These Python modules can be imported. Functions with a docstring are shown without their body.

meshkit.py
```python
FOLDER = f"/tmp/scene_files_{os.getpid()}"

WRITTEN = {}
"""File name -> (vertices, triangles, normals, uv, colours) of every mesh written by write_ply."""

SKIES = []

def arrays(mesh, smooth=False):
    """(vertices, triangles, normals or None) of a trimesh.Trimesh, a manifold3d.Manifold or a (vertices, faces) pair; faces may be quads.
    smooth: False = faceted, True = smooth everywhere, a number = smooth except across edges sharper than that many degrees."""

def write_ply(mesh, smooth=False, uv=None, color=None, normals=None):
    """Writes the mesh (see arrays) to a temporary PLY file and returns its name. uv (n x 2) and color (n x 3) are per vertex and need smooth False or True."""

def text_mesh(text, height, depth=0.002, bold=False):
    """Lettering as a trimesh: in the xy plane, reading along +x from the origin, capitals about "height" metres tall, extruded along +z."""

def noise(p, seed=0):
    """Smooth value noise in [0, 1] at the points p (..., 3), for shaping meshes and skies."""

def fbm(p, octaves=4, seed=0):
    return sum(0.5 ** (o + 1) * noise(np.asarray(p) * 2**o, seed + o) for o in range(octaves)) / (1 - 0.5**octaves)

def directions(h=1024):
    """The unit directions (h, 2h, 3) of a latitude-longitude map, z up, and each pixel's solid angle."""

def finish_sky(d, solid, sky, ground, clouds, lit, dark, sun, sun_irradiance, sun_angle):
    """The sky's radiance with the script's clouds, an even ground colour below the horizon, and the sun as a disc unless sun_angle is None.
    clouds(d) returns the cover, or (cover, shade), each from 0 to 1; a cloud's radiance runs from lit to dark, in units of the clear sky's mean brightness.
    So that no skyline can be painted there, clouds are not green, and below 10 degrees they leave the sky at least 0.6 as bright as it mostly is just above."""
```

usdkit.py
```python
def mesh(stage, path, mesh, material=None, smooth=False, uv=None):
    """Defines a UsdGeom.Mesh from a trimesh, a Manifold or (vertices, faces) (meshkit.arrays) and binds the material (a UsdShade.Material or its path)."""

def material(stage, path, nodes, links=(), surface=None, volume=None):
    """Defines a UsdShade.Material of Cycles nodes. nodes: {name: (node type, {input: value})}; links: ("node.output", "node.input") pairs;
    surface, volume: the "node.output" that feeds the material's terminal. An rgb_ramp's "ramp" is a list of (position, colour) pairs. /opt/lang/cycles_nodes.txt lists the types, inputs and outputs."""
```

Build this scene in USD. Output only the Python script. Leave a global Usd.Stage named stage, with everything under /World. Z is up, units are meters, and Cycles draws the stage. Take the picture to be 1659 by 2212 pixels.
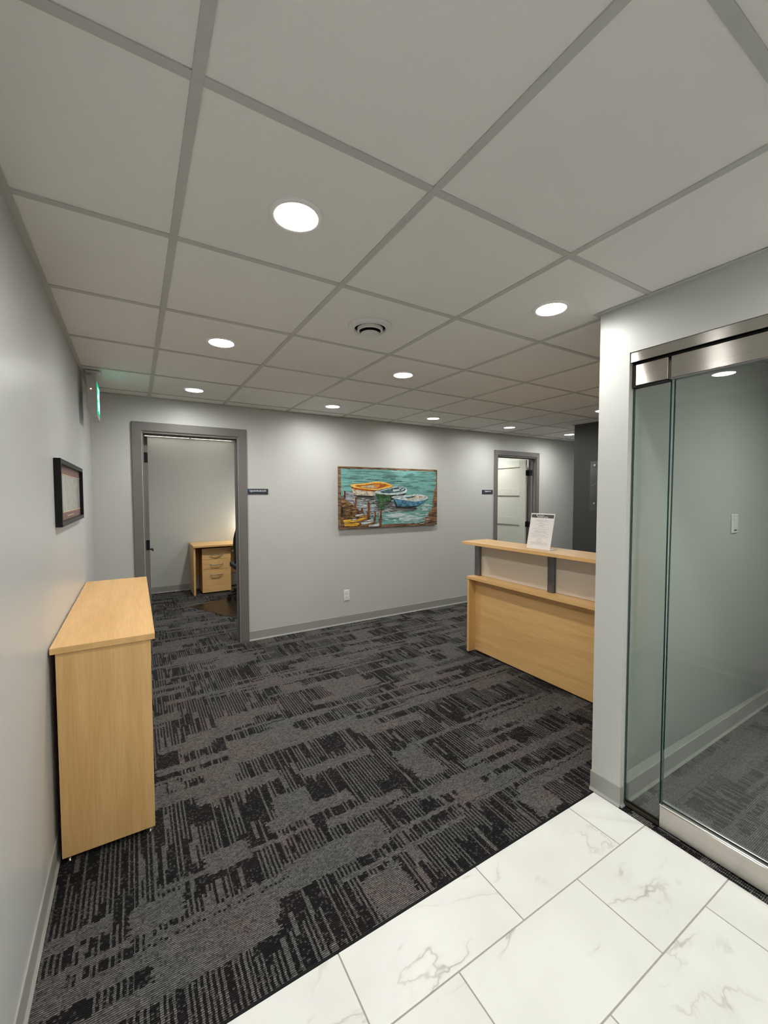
import math, random
import numpy as np, trimesh, shapely
from shapely.geometry import box as sbox, Polygon
import usdkit, meshkit
from pxr import Usd, UsdGeom, UsdLux, Gf, Sdf, Vt

stage = Usd.Stage.CreateInMemory()
UsdGeom.SetStageUpAxis(stage, UsdGeom.Tokens.z)
UsdGeom.SetStageMetersPerUnit(stage, 1.0)
stage.SetDefaultPrim(UsdGeom.Xform.Define(stage, '/World').GetPrim())
rng = random.Random(7)

# ---------------------------------------------------------------- camera, exposure, lamp strengths
EXPOSURE = 0.11
LAMP = 275.0            # radiance of a ceiling downlight lens
PANEL = 1.25             # radiance of the office's LED ceiling panels
cam = UsdGeom.Camera.Define(stage, '/World/camera')
R_ = ((0.85585835, -0.51720813, -0.00149254), (0.02310074, 0.03534314, 0.99910821), (0.51669414, 0.85512959, -0.04219661))
cam.AddTransformOp().Set(Gf.Matrix4d(*R_[0], 0, *R_[1], 0, *(-v for v in R_[2]), 0, 0.2993, -0.0002, 1.4613, 1))
cam.CreateHorizontalApertureAttr(36.0)
cam.CreateVerticalApertureAttr(48.0)
cam.CreateFocalLengthAttr(36.0 * 891.2656 / 1659)
cam.CreateClippingRangeAttr(Gf.Vec2f(0.02, 200))
cam.CreateExposureAttr(EXPOSURE)

# ---------------------------------------------------------------- materials
M = {}
def mat(name, nodes, links=(), surface='p.BSDF'):
    M[name] = usdkit.material(stage, '/World/Looks/' + name, nodes, links, surface=surface)
def plain(name, col, rough=0.5, metal=0.0, spec=0.5, **k):
    mat(name, {'p': ('principled_bsdf', dict(base_color=col, roughness=rough, metallic=metal, specular_ior_level=spec, **k))})
def lens(name, col, s):
    # prismatic lens: gives off less light at flat angles than straight down
    mat(name, {'g': ('geometry', {}), 'd': ('vector_math', {'math_type': 'dot_product'}), 'a': ('math', {'math_type': 'absolute'}), 'w': ('math', {'math_type': 'power', 'value2': 0.6}),
               'k': ('math', {'math_type': 'multiply', 'value2': s}), 'e': ('emission', {'color': col})},
        [('g.incoming', 'd.vector1'), ('g.normal', 'd.vector2'), ('d.value', 'a.value1'), ('a.value', 'w.value1'), ('w.value', 'k.value1'), ('k.value', 'e.strength')], surface='e.emission')
def emit(name, col, s):
    mat(name, {'e': ('emission', {'color': col, 'strength': s})}, surface='e.emission')

def paint(name, col, rough, bump=0.12, scale=260, spec=0.4):
    mat(name, {'g': ('geometry', {}), 'n': ('noise_texture', {'scale': scale, 'detail': 2}), 'n2': ('noise_texture', {'scale': 1.3, 'detail': 2}),
               'r': ('rgb_ramp', {'ramp': [(0.3, tuple(c * 0.975 for c in col)), (0.7, tuple(c * 1.025 for c in col))]}),
               'b': ('bump', {'strength': bump, 'distance': 0.002}), 'p': ('principled_bsdf', {'roughness': rough, 'specular_ior_level': spec})},
        [('g.position', 'n.vector'), ('g.position', 'n2.vector'), ('n2.fac', 'r.fac'), ('r.color', 'p.base_color'), ('n.fac', 'b.height'), ('b.normal', 'p.normal')])
paint('wall_paint', (0.545, 0.555, 0.53), 0.40)
paint('left_wall_paint', (0.53, 0.54, 0.53), 0.34)
paint('white_paint', (0.82, 0.82, 0.79), 0.5)
paint('dark_wall_paint', (0.047, 0.046, 0.042), 0.45)
paint('tile_fibre', (0.81, 0.80, 0.775), 0.9, 0.35, 420, 0.1)
paint('tee_white', (0.51, 0.515, 0.485), 0.5, 0.02)
paint('casing_grey', (0.165, 0.158, 0.148), 0.42, 0.05)
paint('door_grey', (0.52, 0.53, 0.47), 0.4, 0.05)
paint('rubber_grey', (0.325, 0.33, 0.305), 0.42, 0.03)
plain('white_plastic', (0.80, 0.79, 0.77), 0.35)
plain('sign_grey', (0.42, 0.41, 0.39), 0.45)
plain('trim_white', (0.85, 0.84, 0.82), 0.4)
plain('diffuser_white', (0.72, 0.71, 0.70), 0.4)
plain('black', (0.007, 0.007, 0.008), 0.5, spec=0.2)
plain('black_satin', (0.010, 0.009, 0.010), 0.28)
plain('dark_slot', (0.02, 0.015, 0.015), 0.6)
plain('grout', (0.33, 0.31, 0.29), 0.8)
plain('slab', (0.05, 0.05, 0.05), 0.9)
plain('edge_black', (0.006, 0.006, 0.007), 0.7, spec=0.15)
plain('bronze', (0.05, 0.042, 0.03), 0.5, 0.3)
plain('chrome', (0.75, 0.74, 0.72), 0.18, 1.0)
plain('nickel', (0.50, 0.48, 0.42), 0.28, 1.0)
plain('post_grey', (0.19, 0.19, 0.195), 0.38, 0.75)
plain('paper', (0.82, 0.80, 0.78), 0.6)
plain('print_grey', (0.45, 0.43, 0.42), 0.7)
plain('print_dark', (0.07, 0.07, 0.065), 0.6)
plain('sign_navy', (0.028, 0.032, 0.042), 0.35)
plain('print_white', (0.85, 0.85, 0.88), 0.5)
plain('print_blue', (0.28, 0.48, 0.66), 0.5)
plain('frame_black', (0.006, 0.0055, 0.0055), 0.4, spec=0.25)
plain('map_maroon', (0.16, 0.075, 0.06), 0.45)
plain('map_gold', (0.55, 0.40, 0.22), 0.45)
plain('beige_panel', (0.68, 0.61, 0.51), 0.55)
plain('mesh_black', (0.012, 0.012, 0.016), 0.75)
plain('etched', (0.20, 0.21, 0.20), 0.5)
lens('lamp_glow', (1.0, 0.985, 0.955), LAMP)
lens('office_glow', (1.0, 0.98, 0.90), LAMP * 1.8)
emit('panel_glow', (1.0, 0.95, 0.83), PANEL)
lens('lamp_glow_dim', (1.0, 0.985, 0.955), LAMP * 0.65)
lens('room_glow', (1.0, 0.985, 0.94), LAMP * 1.7)
emit('desk_lamp_glow', (1.0, 0.91, 0.72), 65.0)
emit('screen_glow', (0.22, 0.45, 1.0), 14.0)
emit('exit_green', (0.02, 0.62, 0.30), 1.0)
emit('exit_white', (0.45, 1.0, 0.90), 2.6)
emit('led_red', (1.0, 0.45, 0.35), 4.0)

def wood(name, axis, dark=1.0):
    s = [9.0, 9.0, 9.0]; s[axis] = 0.7
    f = [150.0, 150.0, 150.0]; f[axis] = 7.0
    a, b, c = (0.72, 0.44, 0.178), (0.775, 0.49, 0.212), (0.665, 0.393, 0.150)
    mat(name, {'g': ('geometry', {}), 'm': ('mapping', {'scale': s}), 'm2': ('mapping', {'scale': f}),
               'n': ('noise_texture', {'scale': 1.6, 'detail': 4, 'roughness': 0.55, 'distortion': 0.6}), 'n2': ('noise_texture', {'scale': 1.0, 'detail': 3}),
               'r': ('rgb_ramp', {'ramp': [(0.25, c), (0.45, a), (0.6, b), (0.8, a)]}),
               'r2': ('rgb_ramp', {'ramp': [(0.35, (0.90, 0.88, 0.85)), (0.6, (1.0, 1.0, 1.0))]}),
               'x': ('mix_color', {'blend_type': 'multiply', 'fac': 0.8}), 'p': ('principled_bsdf', {'roughness': 0.36, 'specular_ior_level': 0.45})},
        [('g.position', 'm.vector'), ('g.position', 'm2.vector'), ('m.vector', 'n.vector'), ('m2.vector', 'n2.vector'), ('n.fac', 'r.fac'), ('n2.fac', 'r2.fac'),
         ('r.color', 'x.a'), ('r2.color', 'x.b'), ('x.result', 'p.base_color')])
wood('maple_x', 0); wood('maple_y', 1); wood('maple_z', 2)

def steel(name):
    # brushed along the bar (y): the highlight spreads across the brushing, upright
    mat(name, {'g': ('geometry', {}), 'm': ('mapping', {'scale': (60.0, 2.0, 900.0)}), 'n': ('noise_texture', {'scale': 1.0, 'detail': 2}), 't': ('combine_xyz', {'x': 0.0, 'y': 0.0, 'z': 1.0}),
               'r': ('rgb_ramp', {'ramp': [(0.3, (0.50, 0.47, 0.43)), (0.7, (0.58, 0.55, 0.51))]}),
               'm2': ('mapping', {'scale': (0.0, 0.0, 1400.0)}), 'n2': ('noise_texture', {'scale': 1.0, 'detail': 1}), 'b': ('bump', {'strength': 0.22, 'distance': 0.0009}),
               'p': ('principled_bsdf', {'metallic': 1.0, 'roughness': 0.23, 'anisotropic': 1.0})},
        [('g.position', 'm.vector'), ('m.vector', 'n.vector'), ('n.fac', 'r.fac'), ('r.color', 'p.base_color'), ('t.vector', 'p.tangent'), ('g.position', 'm2.vector'), ('m2.vector', 'n2.vector'), ('n2.fac', 'b.height'), ('b.normal', 'p.normal')])
steel('brushed_steel')

# clear glass: both faces of a pane are surfaces; only the entering face mirrors (with twice the single-face amount)
mat('pane_glass', {'g': ('geometry', {}), 'f': ('fresnel', {'IOR': 1.5}), 'k': ('math', {'math_type': 'multiply', 'value2': 1.7, 'use_clamp': True}),
                   'i': ('math', {'math_type': 'subtract', 'value1': 1.0}), 'k2': ('math', {'math_type': 'multiply'}),
                   't': ('transparent_bsdf', {'color': (0.915, 0.955, 0.935)}), 'r': ('glossy_bsdf', {'color': (1, 1, 1), 'roughness': 0.0}), 'x': ('mix_closure', {})},
    [('f.fac', 'k.value1'), ('g.backfacing', 'i.value2'), ('k.value', 'k2.value1'), ('i.value', 'k2.value2'), ('k2.value', 'x.fac'), ('t.BSDF', 'x.closure1'), ('r.BSDF', 'x.closure2')], surface='x.closure')
mat('acrylic', {'f': ('fresnel', {'IOR': 1.45}), 'a': ('math', {'math_type': 'add', 'value2': 0.04}), 't': ('transparent_bsdf', {'color': (0.97, 0.97, 0.97)}),
                'r': ('glossy_bsdf', {'color': (1, 1, 1), 'roughness': 0.12}), 'x': ('mix_closure', {'fac': 0.06})},
    [('t.BSDF', 'x.closure1'), ('r.BSDF', 'x.closure2')], surface='x.closure')
plain('glass_edge', (0.012, 0.055, 0.050), 0.15)

# marbled porcelain: veins differ from tile to tile
mat('marble', {'g': ('geometry', {}), 'o': ('object_info', {}), 'oc': ('combine_xyz', {}), 'k': ('math', {'math_type': 'multiply', 'value2': 37.0}),
               'v': ('vector_math', {'math_type': 'add'}), 'm': ('mapping', {'rotation': (0, 0, 0.45), 'scale': (1.0, 2.3, 1.0)}),
               'n': ('noise_texture', {'scale': 1.5, 'detail': 5, 'roughness': 0.55, 'distortion': 0.5}),
               's': ('math', {'math_type': 'subtract', 'value2': 0.5}), 'a': ('math', {'math_type': 'absolute'}),
               'r': ('rgb_ramp', {'ramp': [(0.0, (1, 1, 1)), (0.004, (0.7, 0.7, 0.7)), (0.010, (0.16, 0.16, 0.16)), (0.035, (0, 0, 0))]}),
               'mk': ('noise_texture', {'scale': 3.2, 'detail': 2}), 'mr': ('rgb_ramp', {'ramp': [(0.47, (0, 0, 0)), (0.66, (0.95, 0.95, 0.95))]}),
               'mm': ('mix_color', {'blend_type': 'multiply', 'fac': 1.0}),
               'cl': ('noise_texture', {'scale': 4.0, 'detail': 4}), 'cr': ('rgb_ramp', {'ramp': [(0.35, (0.63, 0.63, 0.60)), (0.65, (0.675, 0.68, 0.65))]}),
               'x': ('mix_color', {'blend_type': 'mix', 'b': (0.36, 0.34, 0.31)}), 'p': ('principled_bsdf', {'roughness': 0.33, 'specular_ior_level': 0.35})},
    [('o.random', 'k.value1'), ('k.value', 'oc.x'), ('k.value', 'oc.z'), ('g.position', 'v.vector1'), ('oc.vector', 'v.vector2'), ('v.vector', 'm.vector'), ('m.vector', 'n.vector'),
     ('n.fac', 's.value1'), ('s.value', 'a.value1'), ('a.value', 'r.fac'), ('v.vector', 'mk.vector'), ('mk.fac', 'mr.fac'), ('r.color', 'mm.a'), ('mr.color', 'mm.b'),
     ('v.vector', 'cl.vector'), ('cl.fac', 'cr.fac'), ('cr.color', 'x.a'), ('mm.result', 'x.fac'), ('x.result', 'p.base_color')])

def carpet(name):
    """Woven carpet: fine ribs along x, dark bars running along y in broken courses, plain grey bands along x."""
    N, L = {}, []
    cnt = [0]
    def node(kind, **inp):
        cnt[0] += 1
        k = f'n{cnt[0]}'
        N[k] = (kind, {a: b for a, b in inp.items() if not (isinstance(b, tuple) and isinstance(b[0], str))})
        for a, b in inp.items():
            if isinstance(b, tuple) and isinstance(b[0], str):
                L.append((b[0], f'{k}.{a}'))
        return k
    def m(t, a, b=0.0, c=None):
        f = {}
        for q, v in (('value1', a), ('value2', b), ('value3', c)):
            if v is not None:
                f[q] = (v,) if isinstance(v, str) else float(v)
        return node('math', math_type=t, **f) + '.value'
    def wn(x, y):
        v = node('combine_xyz', x=(x,), y=(y,) if isinstance(y, str) else float(y), z=0.37) + '.vector'
        return node('white_noise_texture', dimensions='3D', vector=(v,)) + '.value'
    g = node('geometry') + '.position'
    sp = node('separate_xyz', vector=(g,))
    X, Y = f'{sp}.x', f'{sp}.y'
    X = m('add', X, 20.0); Y = m('add', Y, 20.0)
    row = m('floor', m('divide', Y, 0.0062))
    Xt = m('add', X, m('multiply', m('subtract', wn(row, 7.7), 0.5), 0.0022))
    wob = m('multiply', m('sine', m('multiply', Y, 7.3)), 0.028)
    wob2 = m('multiply', m('sine', m('multiply', Y, 19.7)), 0.011)
    Yw = m('add', m('add', Y, wob), wob2)
    # regular thin grey lines on dark, running along y in courses that break at every block; some blocks lose their lines
    u = m('divide', Xt, 0.0165)
    cx = m('floor', u)
    thin = m('less_than', m('fraction', u), m('add', 0.36, m('multiply', wn(cx, 4.4), 0.22)))
    def lines(blkw, course, lo, hi, off):
        jit = m('multiply', wn(cx, 5.0 + off), 0.05)
        blk = m('floor', m('divide', m('add', X, off), blkw))
        sh = m('multiply', wn(blk, 9.0 + off), course)
        cy = m('floor', m('divide', m('add', m('add', Yw, jit), sh), course))
        t = m('add', lo, m('multiply', wn(blk, m('add', cy, 0.5)), hi - lo))
        return m('greater_than', wn(cx, cy), t), cy
    g1, cy1 = lines(0.105, 0.150, -0.15, 0.85, 0.0)
    g2, cy2 = lines(0.062, 0.095, 0.78, 1.05, 3.1)
    grey = m('maximum', m('multiply', g1, thin), g2)
    Yj = m('add', Yw, m('multiply', wn(cx, 3.3), 0.014))
    def bands(length, h, thr, off):
        cy = m('floor', m('divide', m('add', Yj, off), h))
        cxx = m('floor', m('divide', m('add', m('add', X, m('multiply', wn(cy, 2.0 + off), 3.0)), m('multiply', wn(m('floor', m('divide', Y, 0.0065)), 1.5), 0.02)), length))
        return m('less_than', wn(cxx, cy), thr)
    l1 = bands(0.40, 0.070, 0.235, 0.0)
    l2 = bands(0.17, 0.125, 0.11, 1.7)
    l3 = bands(0.62, 0.028, 0.11, 4.4)
    grey = m('maximum', grey, m('maximum', m('maximum', l1, l2), l3))
    fl = m('greater_than', wn(m('floor', m('divide', X, 0.0065)), m('add', row, 0.3)), 0.86)
    dk = m('absolute', m('subtract', m('subtract', 1.0, grey), m('multiply', fl, 0.45)))
    # threads
    th = node('noise_texture', scale=1.0, detail=2.0, vector=(node('mapping', vector=(g,), scale=(150.0, 420.0, 1.0)) + '.vector',)) + '.fac'
    hue = node('noise_texture', scale=4.5, detail=2.0, vector=(g,)) + '.fac'
    greyc = node('rgb_ramp', fac=(hue,), ramp=[(0.36, (0.098, 0.099, 0.094)), (0.5, (0.105, 0.101, 0.096)), (0.64, (0.114, 0.099, 0.094))]) + '.color'
    darkc = node('rgb_ramp', fac=(hue,), ramp=[(0.35, (0.0085, 0.0090, 0.0095)), (0.65, (0.014, 0.011, 0.012))]) + '.color'
    col = node('mix_color', blend_type='mix', fac=(dk,), a=(greyc,), b=(darkc,)) + '.result'
    tv = node('map_range', value=(th,), from_min=0.25, from_max=0.75, to_min=0.35, to_max=1.65) + '.result'
    rib = m('add', 0.5, m('multiply', m('sine', m('multiply', Y, 2 * math.pi / 0.0062)), 0.5))
    rv = m('add', 0.25, m('multiply', rib, 1.1))
    sc = m('multiply', m('multiply', tv, rv), m('add', 0.72, m('multiply', wn(m('floor', m('divide', X, 0.013)), row), 0.56)))
    scv = node('combine_xyz', x=(sc,), y=(sc,), z=(sc,)) + '.vector'
    col = node('mix_color', blend_type='multiply', fac=1.0, use_clamp=False, a=(col,), b=(scv,)) + '.result'
    bp = node('bump', height=(rib,), strength=0.5, distance=0.002) + '.normal'
    p = node('principled_bsdf', base_color=(col,), normal=(bp,), roughness=0.9, specular_ior_level=0.10, sheen_weight=0.05, sheen_roughness=0.35)
    mat(name, N, L, surface=p + '.BSDF')
carpet('carpet_weave')

# art and map prints
mat('art_water', {'g': ('geometry', {}), 'm': ('mapping', {'scale': (2.2, 1.0, 22.0)}), 'n': ('noise_texture', {'scale': 2.0, 'detail': 5, 'roughness': 0.6}),
                  'm2': ('mapping', {'scale': (1.0, 1.0, 3.0)}), 'n2': ('noise_texture', {'scale': 3.0, 'detail': 3}),
                  'r': ('rgb_ramp', {'ramp': [(0.28, (0.055, 0.10, 0.085)), (0.42, (0.10, 0.24, 0.22)), (0.52, (0.18, 0.42, 0.37)), (0.62, (0.16, 0.36, 0.36)), (0.74, (0.38, 0.58, 0.56))]}),
                  'r2': ('rgb_ramp', {'ramp': [(0.35, (0.75, 0.78, 0.78)), (0.65, (1.1, 1.1, 1.1))]}), 'x': ('mix_color', {'blend_type': 'multiply', 'fac': 1.0, 'use_clamp': False}),
                  'p': ('principled_bsdf', {'roughness': 0.5})},
    [('g.position', 'm.vector'), ('m.vector', 'n.vector'), ('g.position', 'm2.vector'), ('m2.vector', 'n2.vector'), ('n.fac', 'r.fac'), ('n2.fac', 'r2.fac'), ('r.color', 'x.a'), ('r2.color', 'x.b'), ('x.result', 'p.base_color')])
def streak(name, c0, c1, sx=3.0, sz=26.0, lo=0.38, hi=0.62):
    mat(name, {'g': ('geometry', {}), 'm': ('mapping', {'scale': (sx, 1.0, sz)}), 'n': ('noise_texture', {'scale': 2.5, 'detail': 4, 'roughness': 0.65}),
               'r': ('rgb_ramp', {'ramp': [(lo, c0), (hi, c1)]}), 'p': ('principled_bsdf', {'roughness': 0.5})},
        [('g.position', 'm.vector'), ('m.vector', 'n.vector'), ('n.fac', 'r.fac'), ('r.color', 'p.base_color')])
streak('art_white_water', (0.22, 0.38, 0.38), (0.66, 0.72, 0.68))
streak('art_grey_water', (0.045, 0.045, 0.045), (0.42, 0.47, 0.50), 4.0, 34.0)
streak('art_brown_wood', (0.055, 0.025, 0.012), (0.30, 0.17, 0.09), 3.0, 30.0)
streak('art_shadow_water', (0.025, 0.02, 0.018), (0.16, 0.17, 0.16), 3.0, 30.0)
streak('art_orange', (0.40, 0.12, 0.01), (0.75, 0.30, 0.03), 8, 20)
streak('art_rust', (0.20, 0.045, 0.008), (0.42, 0.13, 0.015), 8, 20)
streak('art_yellow', (0.75, 0.33, 0.02), (0.90, 0.62, 0.18), 10, 20)
streak('art_cream', (0.30, 0.22, 0.13), (0.72, 0.66, 0.54), 10, 14)
streak('art_pale', (0.25, 0.33, 0.34), (0.62, 0.70, 0.66), 10, 16)
streak('art_teal_dark', (0.02, 0.05, 0.06), (0.09, 0.17, 0.19), 10, 16)
streak('art_green', (0.012, 0.045, 0.015), (0.06, 0.16, 0.06), 8, 12)
streak('art_blue', (0.02, 0.08, 0.14), (0.10, 0.28, 0.40), 8, 12)
streak('art_black', (0.006, 0.006, 0.006), (0.02, 0.018, 0.016))
streak('art_post', (0.06, 0.016, 0.006), (0.24, 0.08, 0.03), 20, 6)
streak('art_dock', (0.04, 0.018, 0.008), (0.34, 0.19, 0.07), 6, 20)
streak('art_dock_yellow', (0.50, 0.24, 0.01), (0.78, 0.48, 0.05), 6, 20)
streak('art_dock_grey', (0.30, 0.36, 0.38), (0.62, 0.68, 0.68), 6, 20)
mat('map_print', {'g': ('geometry', {}), 'n': ('noise_texture', {'scale': 24.0, 'detail': 5, 'roughness': 0.65}), 'v': ('voronoi_texture', {'scale': 60.0, 'feature': 'distance_to_edge'}),
                  'r': ('rgb_ramp', {'ramp': [(0.34, (0.33, 0.33, 0.44)), (0.47, (0.42, 0.43, 0.42)), (0.58, (0.47, 0.49, 0.37)), (0.72, (0.55, 0.54, 0.40))]}),
                  'r2': ('rgb_ramp', {'ramp': [(0.0, (0.62, 0.62, 0.66)), (0.06, (1, 1, 1))]}), 'x': ('mix_color', {'blend_type': 'multiply', 'fac': 0.7}), 'p': ('principled_bsdf', {'roughness': 0.22})},
    [('g.position', 'n.vector'), ('g.position', 'v.vector'), ('n.fac', 'r.fac'), ('v.distance', 'r2.fac'), ('r.color', 'x.a'), ('r2.color', 'x.b'), ('x.result', 'p.base_color')])
mat('vinyl_mat', {'g': ('geometry', {}), 'n': ('noise_texture', {'scale': 26.0, 'detail': 3}), 'b': ('bump', {'strength': 0.7, 'distance': 0.010}),
                  'p': ('principled_bsdf', {'base_color': (0.014, 0.012, 0.010), 'roughness': 0.25, 'specular_ior_level': 0.3})},
    [('g.position', 'n.vector'), ('n.fac', 'b.height'), ('b.normal', 'p.normal')])

# ---------------------------------------------------------------- building helpers
CAT = trimesh.util.concatenate
used = {}
def numbered(parent, name):
    k = (parent, name)
    used[k] = used.get(k, -1) + 1
    return name if used[k] == 0 else f'{name}_{used[k]:03d}'
LOC = {}
def tag(prim, label=None, cat=None, group=None, kind=None):
    for k, v in (('label', label), ('category', cat), ('group', group), ('kind', kind)):
        if v:
            prim.SetCustomDataByKey(k, v)
    return prim
def thing(name, label=None, cat=None, loc=(0, 0, 0), group=None, kind=None, rotz=0):
    path = '/World/' + numbered('/World', name)
    x = UsdGeom.Xform.Define(stage, path)
    x.AddTranslateOp().Set(Gf.Vec3d(*loc))
    if rotz:
        x.AddRotateZOp().Set(rotz)
    LOC[path] = np.array(loc, float)
    return tag(x.GetPrim(), label, cat, group, kind)
def part(name, mesh, m, parent=None, smooth=False, label=None, kind=None, local=False):
    """One mesh under parent (given in world coordinates unless local) or, without parent, at top level."""
    pp = '/World' if parent is None else str(parent.GetPath())
    if isinstance(mesh, list):
        mesh = CAT(mesh)
    if not local and pp in LOC or pp.rsplit('/', 1)[0] in LOC and not local:
        top = '/'.join(pp.split('/')[:3])
        if np.any(LOC[top]):
            mesh = mesh.copy(); mesh.apply_translation(-LOC[top])
    p = usdkit.mesh(stage, pp + '/' + numbered(pp, name), mesh, M[m], smooth=smooth).GetPrim()
    return tag(p, label, kind=kind)
def single(name, mesh, m, label=None, cat=None, group=None, kind=None, smooth=False):
    p = part(name, mesh, m, None, smooth)
    return tag(p, label, cat, group, kind)

def bx(x0, x1, y0, y1, z0, z1, c=0.0):
    """Box, its edges chamfered by c."""
    if c <= 0:
        b = trimesh.creation.box((x1 - x0, y1 - y0, z1 - z0))
        b.apply_translation(((x0 + x1) / 2, (y0 + y1) / 2, (z0 + z1) / 2))
        return b
    P = []
    for X, dx in ((x0, 1), (x1, -1)):
        for Y, dy in ((y0, 1), (y1, -1)):
            for Z, dz in ((z0, 1), (z1, -1)):
                P += [(X, Y + dy * c, Z + dz * c), (X + dx * c, Y, Z + dz * c), (X + dx * c, Y + dy * c, Z)]
    return trimesh.convex.convex_hull(np.array(P))
def cyl(p, q, r, n=20, r2=None):
    p, q = np.array(p, float), np.array(q, float)
    d = q - p
    h = np.linalg.norm(d)
    if r2 is None:
        m = trimesh.creation.cylinder(radius=r, height=h, sections=n)
    else:
        m = trimesh.creation.revolve([(0, -h / 2), (r, -h / 2), (r2, h / 2), (0, h / 2)], sections=n)
    m.apply_transform(trimesh.geometry.align_vectors((0, 0, 1), d / h))
    m.apply_translation((p + q) / 2)
    return m
def tube(points, r, n=8):
    pts = np.array(points, float)
    out = []
    for a, b in zip(pts[:-1], pts[1:]):
        out.append(cyl(a, b, r, n))
    for a in pts[1:-1]:
        s = trimesh.creation.icosphere(1, r); s.apply_translation(a); out.append(s)
    return CAT(out)
def lathe(profile, at, n=40):
    m = trimesh.creation.revolve(np.array(profile, float), sections=n)
    m.apply_translation(at)
    return m
def extrude(poly, h):
    return trimesh.creation.extrude_polygon(poly, h, engine='earcut')
def turn(mesh, T):
    mesh = mesh.copy(); mesh.apply_transform(T); return mesh
def prism_y(profile_xz, y0, y1):
    """Profile in x-z run along y."""
    m = extrude(Polygon(profile_xz), y1 - y0)
    T = np.eye(4); T[:3, :3] = [[1, 0, 0], [0, 0, -1], [0, 1, 0]]
    m = turn(m, T); m.apply_translation((0, y1, 0)); return m
def prism_x(profile_yz, x0, x1):
    m = extrude(Polygon(profile_yz), x1 - x0)
    T = np.eye(4); T[:3, :3] = [[0, 0, 1], [1, 0, 0], [0, 1, 0]]
    m = turn(m, T); m.apply_translation((x0, 0, 0)); return m

CH = 2.31                    # ceiling height
FW = 4.178                   # face of the far wall
PX, PY0, PY1 = 2.21, 1.034, 1.173   # partition end: face x, faces y
DWX, DWY = 4.95, 3.162       # dark wall's face and end

# ---------------------------------------------------------------- floor
fl = thing('floor', 'charcoal patterned carpet with a white marbled tile entry strip', kind='structure')
part('subfloor', bx(-0.1, 9.1, -2.9, 7.2, -0.12, -0.012), 'slab', fl)
part('carpet', [bx(0, 9.0, 1.160, 7.05, -0.012, 0.0), bx(2.196, 5.0, -2.6, 1.160, -0.012, 0.0)], 'carpet_weave', fl, label='charcoal and grey patterned loop carpet')
part('edge_strip', bx(0, 2.196, 1.151, 1.160, -0.012, 0.0015), 'edge_black', fl, label='thin black edging between carpet and tile')
part('grout', bx(0, 2.196, -2.6, 1.151, -0.012, -0.0022), 'grout', fl)
G = 0.0021
ys = [1.151 + G, 0.913, 0.6135, 0.314, 0.0145, -0.285, -0.5845, -0.884, -1.1835, -1.483, -1.7825, -2.082, -2.3815, -2.6]
for r, (ya, yb) in enumerate(zip(ys[:-1], ys[1:])):
    x = 2.0 if r % 2 == 0 else 1.706
    while x > 0.02:
        x -= 0.5895
    xs = [0.0]
    x += 0.5895
    while x < 2.19:
        xs.append(x); x += 0.5895
    xs.append(2.196 + G)
    for xa, xb in zip(xs[:-1], xs[1:]):
        if xb - xa > 0.03:
            part('floor_tile', bx(xa + G, xb - G, yb + G, ya - G, -0.010, 0.0, 0.0008), 'marble', fl)

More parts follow.
